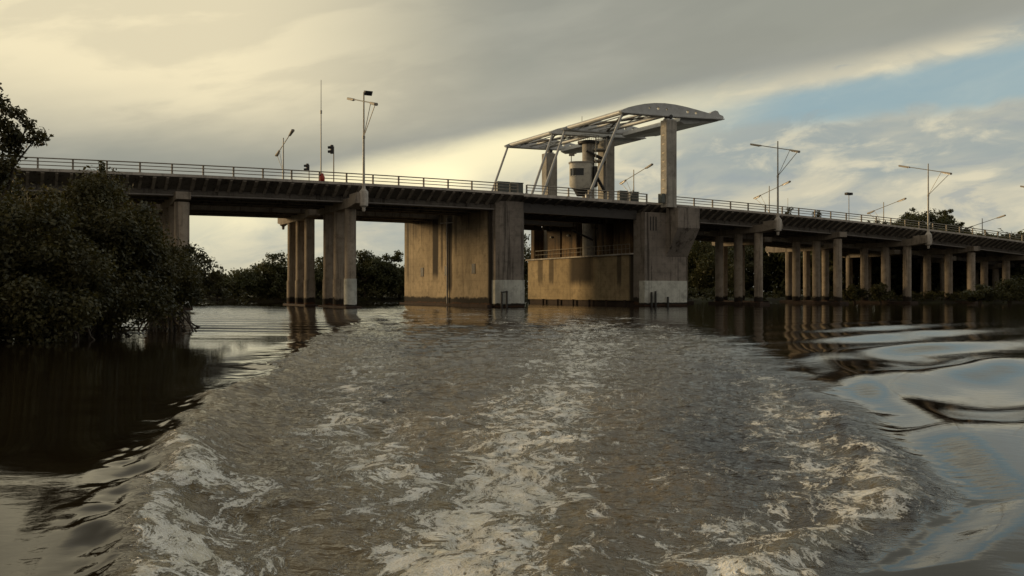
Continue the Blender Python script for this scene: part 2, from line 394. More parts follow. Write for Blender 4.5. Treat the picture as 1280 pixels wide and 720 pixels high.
lace = t.m('ADD', t.m('ADD', t.m('MULTIPLY', r1, .30), t.m('MULTIPLY', r2, .30)), t.m('ADD', t.m('MULTIPLY', r3, .22), t.m('ADD', t.m('MULTIPLY', t.m('SUBTRACT', patch, .5), 1.1), t.m('MULTIPLY', t.m('SUBTRACT', mid, .5), .7))))
lace = t.m('ADD', lace, t.m('MULTIPLY', t.m('SUBTRACT', fine, .5), .75))
thr = t.m('SUBTRACT', .84, t.m('MULTIPLY', fo, .66))
fm = t.smooth(t.m('SUBTRACT', lace, thr), -.03, .20)
fm = t.m('MULTIPLY', fm, t.smooth(fo, .02, .2), clamp=True)
ae = t.new('ShaderNodeAttribute', attribute_name='aerated').outputs['Fac']
mud = t.mix(t.smooth(t.m('ADD', ae, t.m('MULTIPLY', t.m('SUBTRACT', patch, .5), .5)), .05, .75), (.018, .011, .005), (.125, .094, .052))
base = t.mix(tu, (.012, .008, .004), mud)
aer = t.m('MULTIPLY', t.smooth(fo, .35, .95), .55)
base = t.mix(aer, base, (.24, .205, .125))
fcol = t.mix(t.smooth(t.m('ADD', fine, t.m('MULTIPLY', t.m('SUBTRACT', mid, .5), .8)), .38, .62), (.72, .69, .58), (.94, .93, .88))
base = t.mix(t.m('MULTIPLY', fm, .93), base, fcol)
t.put(bs, 'Base Color', base)
t.put(bs, 'Roughness', t.m('ADD', t.m('ADD', .045, t.m('MULTIPLY', tu, .05)), t.m('MULTIPLY', fm, .45)))
bs.inputs['IOR'].default_value = 1.33
rp = t.new('ShaderNodeMapping', {0: P}); rp.inputs['Scale'].default_value = (.75, 1.5, 1)
T_y = t.xyz(P)[1]
b1 = t.noise(rp.outputs[0], 4.5, 4, .55); b2 = t.noise(rp.outputs[0], 3.6, 4, .55)
far = t.smooth(T_y, 10., 40., .0022, .0055)
tub = t.m('MULTIPLY', tu, t.smooth(T_y, 8., 34., 1., .3))
hgt = t.m('ADD', t.m('MULTIPLY', b1, far), t.m('MULTIPLY', tub, t.m('ADD', t.m('MULTIPLY', b2, .10), t.m('MULTIPLY', t.noise(rp.outputs[0], 14., 3, .6), .014))))
hgt = t.m('ADD', hgt, t.m('MULTIPLY', fm, t.m('ADD', .012, t.m('MULTIPLY', fine, .03))))
bp = t.new('ShaderNodeBump', {'Strength': 1., 'Distance': 1., 'Height': hgt}); t.put(bs, 'Normal', bp)
me.materials.append(m)
river = D.objects.new('river', me); COL.objects.link(river); river['kind'] = 'structure'

# ------------------------------------------------------------------ banks
m, t, bs = mat('bank_mud', .95); P = t.new('ShaderNodeNewGeometry').outputs['Position']
t.put(bs, 'Base Color', t.mix(t.smooth(t.noise(P, .6, 5, .6), .4, .6), (.030, .024, .014), (.05, .055, .02)))
t.put(bs, 'Normal', t.new('ShaderNodeBump', {'Strength': .6, 'Distance': .1, 'Height': t.noise(P, 3., 5, .6)})); M['mud'] = m
def bank(name, xs, edge, depth, zt, seed):
    vs_ = []; fs = []; us = np.linspace(0, 1, 26)**1.7
    for i, x_ in enumerate(xs):
        e = edge(x_)+2.2*float(fbm(np.array(x_*.12), np.array(seed*1.), 4, seed))
        for u in us:
            yy = e+depth*u
            zz = -.5+(zt+.5)*min(1, u*depth/5.)**.6+.35*float(fbm(np.array(x_*.3), np.array(yy*.3), 3, seed))*min(1, u*9)
            vs_.append((x_, yy, zz))
    n = len(us)
    for i in range(len(xs)-1):
        for j in range(n-1): fs.append((i*n+j, (i+1)*n+j, (i+1)*n+j+1, i*n+j+1))
    return tag(MB().add(vs_, fs).build(name, M['mud'], smooth=True), kind='structure')
def far_edge(x_): return float(np.interp(x_, [-400, -90, -45, 0, 15, 38, 50, 75, 110, 400], [60, 100, 120, 130, 134, 128, 112, 116, 118, 140]))
bank('far_riverbank', list(np.linspace(-400, -100, 20))+list(np.linspace(-98, 140, 170))+list(np.linspace(150, 400, 20)), far_edge, 900, .7, 3)
# near-left mangrove mud
vs_ = []; fs = []
ys = np.linspace(20, 62, 60)
for i, yy in enumerate(ys):
    ex = -13.5-.16*(yy-20)-1.4*float(fbm(np.array(yy*.3), np.array(2.), 3, 77))
    if yy < 24: ex -= (24-yy)*1.6
    for u in np.linspace(0, 1, 14)**1.6:
        vs_.append((ex-70*u, yy, -.4+.75*min(1, u*12)**.7+.12*float(fbm(np.array(u*40), np.array(yy*.7), 2, 5))))
for i in range(len(ys)-1):
    for j in range(13): fs.append((i*14+j, (i+1)*14+j, (i+1)*14+j+1, i*14+j+1))
tag(MB().add(vs_, fs).build('near_riverbank', M['mud'], smooth=True), kind='structure')

# ------------------------------------------------------------------ viaduct decks
def ribs(mb, w0, w1, s0, s1, step=1.02, dz0=-.30, dz1=-.92, seed=1):
    rg = random.Random(seed); q = s0+.3
    while q < s1-.4:
        wd_ = .20+rg.random()*.12; k0 = kerb(q)
        mb.hexa([W(q, w0, k0+dz0-.10), W(q+wd_, w0, k0+dz0-.10), W(q+wd_, w1, k0+dz1-.14), W(q, w1, k0+dz1-.14),
                 W(q, w0, k0+dz0+.04), W(q+wd_, w0, k0+dz0+.04), W(q+wd_, w1, k0+dz1+.04), W(q, w1, k0+dz1+.04)])
        q += step
def deck(name, w0, w1, s0, s1, label, edge_near=True):
    c0 = W((s0+s1)/2, (w0+w1)/2, kerb((s0+s1)/2))
    r = thing(name, c0, label, 'bridge deck', 'viaduct deck sections')
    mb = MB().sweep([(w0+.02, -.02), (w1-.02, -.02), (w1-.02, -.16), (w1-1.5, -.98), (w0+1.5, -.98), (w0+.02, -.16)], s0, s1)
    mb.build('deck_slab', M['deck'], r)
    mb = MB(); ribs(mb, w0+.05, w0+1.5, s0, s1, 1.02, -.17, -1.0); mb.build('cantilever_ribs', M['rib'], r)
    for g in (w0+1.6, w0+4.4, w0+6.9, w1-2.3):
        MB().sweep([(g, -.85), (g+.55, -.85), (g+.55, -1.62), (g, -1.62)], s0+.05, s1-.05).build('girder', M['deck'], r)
    MB().sweep([(w0-.04, .10), (w0+.42, .10), (w0+.42, -.015), (w0+.40, -.13), (w0-.04, -.13)], s0, s1).build('kerb', M['kerb'], r)
    MB().sweep([(w1-.42, .10), (w1+.04, .10), (w1+.04, -.26), (w1-.42, -.26)], s0, s1).build('kerb', M['kerb'], r)
    MB().sweep([(w0+1.2, .0), (w1-1.2, .0), (w1-1.2, -.05), (w0+1.2, -.05)], s0, s1).build('road_surface', M['asphalt'], r)
    if edge_near:
        mb = MB(); n = int((s1-s0)/2.5)
        for i in range(n):
            q0 = s0+.2+(s1-s0-.4)*i/n; q1 = s0+.2+(s1-s0-.4)*(i+1)/n
            mb.tube(W(q0, w0+1.5, kerb(q0)-1.52), W(q1, w0+1.5, kerb(q1)-1.52), .07, n=8)
        mb.build('service_pipe', M['pipe'], r, smooth=True)
    return r
NW = (0., 10.7); FW = (12.1, 22.8)
deck('bridge_deck', *NW, -98, -30.05, 'nearer carriageway of the left approach, ribbed concrete underside, west of the lifting span')
deck('bridge_deck', *NW, -15.45, 100, 'nearer carriageway of the right approach, long ribbed deck sloping down behind the tall pylon')
deck('bridge_deck', *FW, -98, -30.05, 'farther carriageway of the left approach, dark girders seen from below', False)
deck('bridge_deck', *FW, -15.45, 100, 'farther carriageway of the right approach, hidden in shade over the rear columns', False)
# lifting leaves
def leaf(w0, w1, label):
    s0, s1 = -30.0, -15.5
    r = thing('bascule_leaf', W(-23, (w0+w1)/2, kerb(-23)), label, 'bridge leaf', 'bascule leaves')
    MB().sweep([(w0+.02, -.02), (w1-.02, -.02), (w1-.02, -.30), (w1-1.6, -.75), (w0+1.6, -.75), (w0+.02, -.30)], s0, s1, 1.5).build('leaf_slab', M['leafsteel'], r)
    for g in (w0+1.4, w1-1.9):
        MB().sweep([(g, -.7), (g+.4, -.7), (g+.4, -1.7), (g, -1.7)], s0+.1, s1-.1, 1.5).build('main_girder', M['leafsteel'], r)
    mb = MB(); q = s0+.6
    while q < s1-.5:
        mb.hexa([W(q+a_, b_, kerb(q)+c_) for c_ in (-1.3, -.72) for a_, b_ in ((0, w0+1.8), (.18, w0+1.8), (.18, w1-1.9), (0, w1-1.9))]); q += 1.6
    mb.build('cross_beams', M['leafsteel'], r)
    mb = MB(); ribs(mb, w0+.06, w0+1.6, s0, s1, 1.3, -.3, -.72, 4); mb.build('cantilever_ribs', M['deck'], r)
    MB().sweep([(w0-.05, .06), (w0+.30, .06), (w0+.30, -.24), (w0-.05, -.24)], s0, s1, 1.5).build('edge_beam', M['kerb'], r)
    return r
leaf(0., 10.3, 'nearer lifting leaf of the drawbridge, dark steel span between the two big piers')
leaf(12.4, 22.8, 'farther lifting leaf of the drawbridge, dark steel span behind the control tower')

# ------------------------------------------------------------------ railings
def railing(s0, s1, label, w_=.16, step=2.5, h=.93):
    r = thing('railing', W((s0+s1)/2, w_, kerb((s0+s1)/2)+.1), label, 'railing', 'railings along the near edge')
    n = round((s1-s0)/step)
    for i in range(n+1):
        q = s0+(s1-s0)*i/n; k = kerb(q)
        mb = MB().wbox(q-.07, q+.07, w_-.05, w_+.05, k+.10, k+h+.02); mb.wbox(q-.12, q+.12, w_-.09, w_+.09, k+.101, k+.13)
        mb.build('post', M['rail'], r)
    for hz, rad in ((h+.0, .052), (.66, .038), (.37, .038)):
        mb = MB()
        for i in range(n):
            q0 = s0+(s1-s0)*i/n; q1 = s0+(s1-s0)*(i+1)/n
            mb.tube(W(q0-.02, w_-.09, kerb(q0)+hz), W(q1+.02, w_-.09, kerb(q1)+hz), rad, n=8)
        mb.build('handrail' if hz == h else 'rail', M['rail'], r, smooth=True)
railing(-97, -30.6, 'long three bar metal railing on the left approach with lamp and signals behind it')
railing(-29.6, -15.3, 'short three bar railing on the lifting leaf, crossed by the slanting hanger rods')
railing(-11.6, 99, 'long three bar metal railing on the right approach, running downhill past the tall pylon')

# ------------------------------------------------------------------ column piers
WC = (1.2, 4.4, 7.6, 14.0, 17.3, 20.6)
def pier(s, label, lamp=False, bases=True, zb=-1.5, r=.5, band=False, seed=0):
    k = kerb(s); o = thing('bridge_pier', W(s, 11, 0), label, 'bridge pier', 'column piers under the viaduct')
    for (wa, wb) in ((-1.9 if lamp else .35, 9.6), (12.3, 24.6 if lamp else 22.4)):
        zt = k-1.3; z0 = k-2.2
        # tapered cap beam, profile along w
        pr = [(wa, zt-.02), (wb, zt-.02), (wb, z0+.25), (wb-1.6, z0), (wa+2.2, z0), (wa, z0+.25)]
        mb = MB(); n = len(pr)
        mb.add([W(s-.6, p, q) for p, q in pr]+[W(s+.6, p, q) for p, q in pr],
               [tuple(range(n))[::-1], tuple(range(n, 2*n))]+[(i, (i+1) % n, n+(i+1) % n, n+i) for i in range(n)])
        if lamp:   # cheek carrying the cap's outer end
            e = -1.9 if wa < 0 else 24.6; f_ = .05 if wa < 0 else 22.75
            mb.wbox(s-.5, s+.5, min(e, f_), max(e, f_), zt-.021, zt+.32)
        mb.build('cap_beam', M['cap'], o, bevel=.03)
    for wc in WC:
        p = W(s, wc, 0)
        MB().lathe(p, [(r, zb), (r, k-2.15)], 28).build('column', M['column'], o, smooth=True)
        if band: MB().lathe(p, [(r+.07, .1), (r+.07, 2.75)], 28).build('painted_collar', M['band'] if wc < 2 else M['column'], o, smooth=True)
    if bases:
        for (wa, wb) in ((.2, 8.7), (13, 21.7)):
            mb = MB().wbox(s-.75, s+.75, wa, wb, -1, .30 if not band else .22); mb.build('pile_cap', M['dark'], o, bevel=.05)
    return o
pier(-76.0, 'leftmost column pier, wholly behind the mangroves at the frame edge', band=True)
pier(-61.65, 'column pier rising behind the mangrove shrubs at left', band=True, r=.62)
pier(-47.1, 'free-standing column pier carrying the lamp with the rooftop spotlight, left of the ochre pier', lamp=True, band=True, r=.52)
pier(.93, 'column pier right of the pylon bracket, cap carrying a street lamp', lamp=True)
pier(13.28, 'column pier without a lamp between the two right-hand near lamps')
pier(25.25, 'column pier with weeds at its feet carrying the rightmost full lamp', lamp=True)
pier(37.34, 'lampless column pier standing behind low bushes at right')
pier(49.3, 'column pier at the right frame edge, mostly behind the yellowish bush', lamp=True)
pier(61.3, 'low column pier beyond the right frame edge next to the embankment')
pier(73.3, 'shortest column pier at the far right end of the bridge')

# ------------------------------------------------------------------ big left pier
o = thing('bascule_pier', W(-31.2, 11, 0), 'massive ochre concrete pier left of the channel, with three small openings and black drip stains', 'bridge pier')
k = kerb(-31)
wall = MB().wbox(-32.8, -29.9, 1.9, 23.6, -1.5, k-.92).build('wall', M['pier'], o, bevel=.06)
nose = MB(); prof = [(-32.45, 1.9), (-32.45, 1.2), (-32.1, .93), (-31.7, .85), (-30.0, .85), (-29.6, .93), (-29.3, 1.2), (-29.3, 3.6), (-29.85, 3.6), (-29.85, 1.9)]
n = len(prof)
nose.add([W(p, q, -1.5) for p, q in prof]+[W(p, q, k-.70) for p, q in prof], [tuple(range(n))[::-1], tuple(range(n, 2*n))]+[(i, (i+1) % n, n+(i+1) % n, n+i) for i in range(n)])
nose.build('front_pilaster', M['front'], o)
bandm = MB(); pr = [(-32.5, 1.88), (-32.5, 1.18), (-32.12, .89), (-31.7, .80), (-30.0, .80), (-29.56, .89), (-29.25, 1.18), (-29.25, 3.3)]
bandm.add([W(p, q, .05) for p, q in pr]+[W(p, q, 2.72) for p, q in pr], [(i, i+1, len(pr)+i+1, len(pr)+i) for i in range(len(pr)-1)]+[tuple(range(len(pr), 2*len(pr)))])
bandm.build('painted_band', M['band'], o)
for wq, zq in ((18.2, 3.9), (11.7, 3.9), (5.2, 4.0)):
    w_ = MB().wbox(-32.86, -32.795, wq-.38, wq+.38, zq-.5, zq+.45).build('opening', M['black'], o)
    MB().wbox(-32.87, -32.795, wq-.45, wq+.45, zq-.60, zq-.502).build('sill', M['front'], w_)
mb = MB().tube(W(-33.0, 11.1, -.5), W(-33.0, 11.1, k-1.7), .09); mb.tube(W(-33.0, 9.6, k-2.3), W(-33.0, 12.8, k-2.15), .05)
mb.build('drain_pipe', M['pipe'], o, smooth=True)
MB().wbox(-33.35, -32.81, 1.2, 23.8, -1.2, .25).build('footing', M['dark'], o, bevel=.05)
for q in (-32.15, -31.6):
    MB().tube(W(q, .5, -1), W(q, .5, 1.55 if q < -32 else 1.65), .12, .10, 12).build('fender_pile', M['black'], o, smooth=True)
MB().tube(W(-32.25, .5, 1.5), W(-31.5, .5, 1.55), .07).build('fender_beam', M['black'], o, smooth=True)

# ------------------------------------------------------------------ big right pier with open machine chamber
o = thing('bascule_pier', W(-13, 11, 0), 'massive right pier below the tall pylon, open machinery chamber above a golden stained wall', 'bridge pier')
k = kerb(-13)
MB().wbox(-15.6, -10.4, 1.9, 24.3, .55, 5.6).build('chamber_wall', M['chamber'], o, bevel=.05)
MB().wbox(-15.4, -10.6, 2.0, 24.1, -1.5, .56).build('footing', M['dark'], o)
for q in (3.4, 6.8, 10.1, 13.5, 16.9, 20.3): MB().tube(W(-15.75, q, -.8), W(-15.75, q, .62), .14).build('pile', M['dark'], o, smooth=True)
MB().wbox(-15.9, -10.4, 1.9, 24.4, 5.602, 5.76).build('platform', M['kerb'], o)
mb = MB(); 
for i in range(28):
    q = 2.4+i*.73; mb.tube(W(-15.8, q, 5.76), W(-15.8, q, 6.75), .022, n=6)
mb.tube(W(-15.8, 2.4, 6.75), W(-15.8, 22.1, 6.75), .03, n=6); mb.tube(W(-15.8, 2.4, 6.25), W(-15.8, 22.1, 6.25), .022, n=6)
mb.build('platform_railing', M['rail'], o)
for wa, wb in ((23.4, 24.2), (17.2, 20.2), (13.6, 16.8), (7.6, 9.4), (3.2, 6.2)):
    MB().wbox(-15.2, -13.6, wa, wb, 5.761, k-1.0).build('chamber_column', M['upper_shaded'], o)
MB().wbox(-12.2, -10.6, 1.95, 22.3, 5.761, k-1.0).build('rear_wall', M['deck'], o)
for wq in (19.0, 15.2): 
    MB().lathe(W(-15.35, wq, 8.4), [(.05, -.14), (.17, -.10), (.19, .05), (.08, .16)], 12).build('bulkhead_lamp', M['lens'], o, smooth=True)
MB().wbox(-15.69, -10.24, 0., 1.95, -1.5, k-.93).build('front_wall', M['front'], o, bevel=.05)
MB().wbox(-15.72, -10.2, -.04, .9, .05, 2.72).build('painted_band', M['band'], o)
for q, zt in ((-15.0, 1.5), (-14.5, 1.6), (-12.9, 1.0)):
    MB().tube(W(q, -.25, -1), W(q, -.25, zt), .13, .11, 12).build('fender_pile', M['black'], o, smooth=True)
for q in (-15.0, -14.65, -14.3): MB().wbox(q, q+.1, -.05, .03, 8.1, 9.6).build('wall_slot', M['black'], o)
# bracket for the pylon
zt, zm, zb_ = kerb(-12)-.45, 8.35, 5.3
def bracket(w_out, w_in, label_parent):
    q0, q1 = -12.95, -10.1
    b_ = MB(); pts = [(w_out, zt), (w_out, zm), (w_in, zb_), (w_in, zt)]
    b_.add([W(q0, p, q) for p, q in pts]+[W(q1, p, q) for p, q in pts], [(0,1,2,3), (7,6,5,4), (0,4,5,1), (1,5,6,2), (2,6,7,3), (3,7,4,0)])
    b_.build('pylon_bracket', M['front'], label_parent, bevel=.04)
bracket(-1.95, .01, o)

# ------------------------------------------------------------------ pylons
def pylon(name, s, w_, z0, z1, label, wid=.66, dep=.5):
    o = thing(name, W(s, w_, z0), label, 'pylon', 'pylons of the drawbridge')
    MB().wbox(s-wid, s+wid, w_-dep, w_+dep, z0, z1).build('shaft', M['pylon'], o, bevel=.05)
    for i in range(9): MB().wbox(s-wid-.03, s-wid+.002, w_-.2, w_+.2, z0+1.0+i*.95, z0+1.12+i*.95).build('rung', M['rail'], o)
    b_ = MB().wbox(s-.42, s+.42, w_-.34, w_+.34, z1+.002, z1+.18).build('bearing_plate', M['steel'], o)
    MB().tube(W(s, w_-.45, z1+.34), W(s, w_+.45, z1+.34), .22, n=16).build('pivot_pin', M['black'], b_, smooth=True)
    return o
p1 = pylon('pylon', -13.35, -.95, kerb(-13)-.46, 19.85, 'tall slab pylon nearest the viewer, standing on the outer bracket')
MB().wbox(-14.55, -14.12, -1.35, -.75, kerb(-14)-.02, kerb(-14)+.95).build('switch_box', M['cabinet'], p1)
pylon('pylon', -12.6, 11.35, 5.77, 19.6, 'broad middle pylon rising between the carriageways beside the round tower', .78, .6)
pylon('pylon', -13.0, 23.3, 5.77, 19.7, 'far pylon seen left of the control cabin between two hanger rods', .8, .6)

# ------------------------------------------------------------------ balance frames
def frame(wa, wb, label):
    S0 = -19.3
    o = thing('balance_frame', W(-13.2, (wa+wb)/2, 20.2), label, 'balance frame', 'drawbridge balance frames')
    top = [(-19.5, 20.32), (-18.6, 20.75), (-17.6, 21.05), (-16.5, 21.32), (-15.3, 21.52), (-14.0, 21.62), (-12.6, 21.60), (-11.2, 21.48), (-9.8, 21.30), (-8.4, 21.10), (-8.0, 21.05), (-7.8, 21.24), (-7.3, 21.44), (-6.95, 21.38), (-6.7, 21.04), (-6.25, 20.92), (-6.15, 20.76), (-6.25, 20.62)]
    bot = [(-6.6, 20.615), (-8.0, 20.55), (-11, 20.42), (-14, 20.32), (-17, 20.22), (-19.4, 20.18)]
    def circ(cx, cz, r): return [(cx+1.25*r*math.cos(t_*math.pi/5), cz+1.25*r*math.sin(t_*math.pi/5)) for t_ in range(10)]
    holes = [circ(-15.9, 20.95, .10), (circ(-14.8, 20.99, .14)), circ(-13.7, 21.0, .10), circ(-11.0, 20.98, .15), circ(-9.9, 20.95, .14)]
    for w_ in (wa, wb):
        MB().prism(top+bot, w_-.18, w_+.18, holes).build('beam', M['steel'], o)
        MB().prism([(-19.3, 20.10), (-19.0, 20.19), (-6.2, 20.60), (-6.2, 20.49), (-14, 20.19)], w_-.38, w_+.38).build('beam_flange', M['steel'], o)
        # hanger rod from beam tip to the leaf
        b0 = W(-19.0, w_-(.0 if w_ > 5 else -.1), 20.3); qb = -22.35; wq = w_ if w_ > 1 else .35
        rd = MB().tube(b0, W(qb, wq, kerb(qb)+.25), .13, .16, 12); rd.build('hanger_rod', M['steel'], o, smooth=True)
        MB().wbox(qb-.35, qb+.3, wq-.12, wq+.12, kerb(qb)-.01, kerb(qb)+.5).build('rod_anchor', M['steel'], o, bevel=.03)
    MB().tube(W(-18.7, wa+.15, 20.42), W(-18.7, wb-.15, 20.42), .27, n=18).build('tip_tube', M['steel'], o, smooth=True)
    MB().tube(W(-13.3, wa+.15, 20.55), W(-13.3, wb-.15, 20.55), .22, n=16).build('pivot_tube', M['steel'], o, smooth=True)
    for (p, q) in (((-18.3, wa+.2), (-16.0, (wa+wb)/2)), ((-18.3, wb-.2), (-16.0, (wa+wb)/2)), ((-13.5, wa+.2), (-16.0, (wa+wb)/2)), ((-13.5, wb-.2), (-16.0, (wa+wb)/2))):
        MB().tube(W(p[0], p[1], 20.5), W(q[0], q[1], 20.5), .12, n=10).build('brace', M['leafsteel'], o, smooth=True)
    MB().tube(W(-15.9, wa+.1, 20.5), W(-15.9, wb-.1, 20.5), .14, n=12).build('cross_tube', M['steel'], o, smooth=True)
    mid_w = (wa+wb)/2
    for q in (-17.4, -14.6): MB().tube(W(q, wa+.1, 20.42), W(q, wb-.1, 20.42), .07, n=8).build('purlin', M['steel'], o, smooth=True)
    for (q0, w0_, q1, w1_) in ((-18.6, mid_w, -17.4, wa+.3), (-18.6, mid_w, -17.4, wb-.3), (-15.9, wa+.3, -14.6, mid_w), (-15.9, wb-.3, -14.6, mid_w), (-14.6, mid_w, -13.4, wa+.3), (-14.6, mid_w, -13.4, wb-.3)):
        MB().tube(W(q0, w0_, 20.46), W(q1, w1_, 20.46), .06, n=8).build('lattice_bar', M['steel'], o, smooth=True)
    cw = MB(); prf = [(-11.6, 20.0), (-10.9, 19.75), (-10.1, 19.85), (-6.5, 20.40), (-6.2, 20.52), (-6.4, 20.6), (-8, 20.62), (-10.6, 20.62), (-11.4, 20.5)]
    cw.prism(prf, wa+.4, wb-.4).build('counterweight', M['steel'], o)
    return o
f1 = frame(-.95, 10.0, 'nearer grey balance frame with curved beams, its tail beside the tallest pylon')
f2 = frame(12.6, 23.3, 'farther grey balance frame with curved beams, behind the round tower')
MB().tube(W(-17.5, 11.3, 20.0), W(-17.5, 11.3, 20.05), .05)
mb = MB().tube(W(-16.8, 10.0, 21.2), W(-16.8, 10.0, 21.95), .03, n=6); mb.build('lightning_rod', M['rail'], f1)

# ------------------------------------------------------------------ control tower
o = thing('control_tower', W(-15.3, 11.2, 5.77), 'round control tower with pale cabin, small window and outside stair, beside the middle pylon', 'control tower')
TC = W(-15.2, 11.1, 0)
MB().lathe(TC, [(.74, 5.77), (.74, 19.4)], 32).build('column', M['pylon'], o, smooth=True)
MB().lathe(TC, [(.8, 18.95), (1.25, 19.0), (1.3, 19.25), (.9, 19.35)], 28).build('ring_platform', M['black'], o, smooth=True)
mb = MB()
for i in range(16):
    t_ = i/16*2*math.pi; mb.tube(TC+Vector((1.22*math.cos(t_), 1.22*math.sin(t_), 19.25)), TC+Vector((1.22*math.cos(t_), 1.22*math.sin(t_), 19.95)), .02, n=5)
for i in range(24):
    t_ = i/24*2*math.pi; t2 = (i+1)/24*2*math.pi
    mb.tube(TC+Vector((1.22*math.cos(t_), 1.22*math.sin(t_), 19.9)), TC+Vector((1.22*math.cos(t2), 1.22*math.sin(t2), 19.9)), .025, n=5, caps=False)
mb.build('guard_rail', M['rail'], o)
# cabin: stadium plan, long side facing the viewer
CC = TC+Vector((-.85, -.75, 0)); HX, RY = .48, .98
def stad(r_, n=14, grow=0.):
    out = []
    for i in range(n+1):
        t_ = math.pi/2+math.pi*i/n; out.append((-HX+(r_+grow)*math.cos(t_), (r_+grow)*math.sin(t_)))
    for i in range(n+1):
        t_ = -math.pi/2+math.pi*i/n; out.append((HX+.25+(r_+grow)*.55*math.cos(t_), (r_+grow)*math.sin(t_)))
    return out
def extr(mb, plan, c_, zs):
    n = len(plan); k0 = len(mb.v)
    for z_, sc in zs:
        for p, q in plan: mb.v.append((c_.x+p*sc, c_.y+q*sc, z_))
    for a_ in range(len(zs)-1):
        for i in range(n): j = (i+1) % n; mb.f.append((k0+a_*n+i, k0+a_*n+j, k0+(a_+1)*n+j, k0+(a_+1)*n+i))
    mb.f.append(tuple(k0+i for i in range(n-1, -1, -1))); mb.f.append(tuple(k0+(len(zs)-1)*n+i for i in range(n)))
    return mb
cab = extr(MB(), stad(RY), CC, [(13.6, .80), (13.95, 1.), (16.55, 1.)]).build('cabin', M['white'], o, smooth=True)
extr(MB(), stad(RY), CC, [(16.55, 1.07), (16.72, 1.07)]).build('roof', M['pylon'], cab, smooth=True)
extr(MB(), stad(RY), CC, [(12.75, .42), (13.0, .5), (13.62, .74)]).build('cabin_support', M['black'], cab, smooth=True)
# window band: a curved panel 2 cm proud
pl = stad(RY, grow=.03); seg = pl[9:14]+[(-HX+.62, -(RY+.03))]
gl = MB(); gl.add([(CC.x+p, CC.y+q, 15.05) for p, q in seg]+[(CC.x+p, CC.y+q, 15.9) for p, q in seg], [(i, i+1, len(seg)+i+1, len(seg)+i) for i in range(len(seg)-1)])
wn = gl.build('window', M['glass'], cab)
mb = MB(); p, q = seg[2]; mb.box((CC.x+p, CC.y+q-.02, 15.47), (.05, .03, .46)); p, q = seg[0]
for zz in (15.02, 15.93):
    for i in range(len(seg)-1): mb.tube((CC.x+seg[i][0], CC.y+seg[i][1], zz), (CC.x+seg[i+1][0], CC.y+seg[i+1][1], zz), .045, n=6)
mb.build('window_frame', M['white'], wn)
MB().box((CC.x+1.55, CC.y-.15, 15.0), (.22, .75, 1.15)).build('doorway', M['black'], o)
# stair flights
for (za, zb2, xa, xb) in ((17.0, 18.0, 1.9, -.35), (13.2, 15.0, 1.9, .9)):
    mb = MB(); p = TC+Vector((xa, -1.1, za)); q = TC+Vector((xb, -1.15, zb2)); mb.tube(p, q, .13, n=8); mb.tube(p+Vector((0, .7, 0)), q+Vector((0, .7, 0)), .13, n=8)
    for i in range(9):
        c_ = p.lerp(q, (i+.5)/9)+Vector((0, .35, .05)); mb.box(c_, (.14, .42, .025))
    mb.build('stair_flight', M['black'], o)
for zz in (16.9, 18.2): MB().box(TC+Vector((1.35, -.4, zz)), (.75, .95, .07)).build('landing', M['pylon'], o)
mb = MB()
for dx in (.75, 2.0): mb.tube(TC+Vector((dx, -1.3, 12.5)), TC+Vector((dx, -1.3, 19.5)), .06, n=8)
mb.build('stair_posts', M['pylon'], o)
MB().tube(TC+Vector((-2.1, -1.4, 11.0-2.3)), TC+Vector((.4, -1.0, 7.6)), .12).build('strut', M['black'], o, smooth=True)
cc_ = thing('surveillance_camera', CC+Vector((-1.25, -.2, 16.72)), 'small surveillance camera on a short mast on the control cabin roof', 'camera')
mb = MB().tube(CC+Vector((-1.25, -.2, 16.72)), CC+Vector((-1.25, -.2, 17.45)), .05); mb.lathe(CC+Vector((-1.25, -.2, 16.72)), [(.14, 0), (.14, .06)], 10); mb.build('mast', M['black'], cc_)
mb = MB().box(CC+Vector((-1.2, -.25, 17.55)), (.33, .12, .12)); mb.box(CC+Vector((-1.05, -.25, 17.70)), (.42, .15, .025)); mb.build('camera_housing', M['rail'], cc_, bevel=.02)

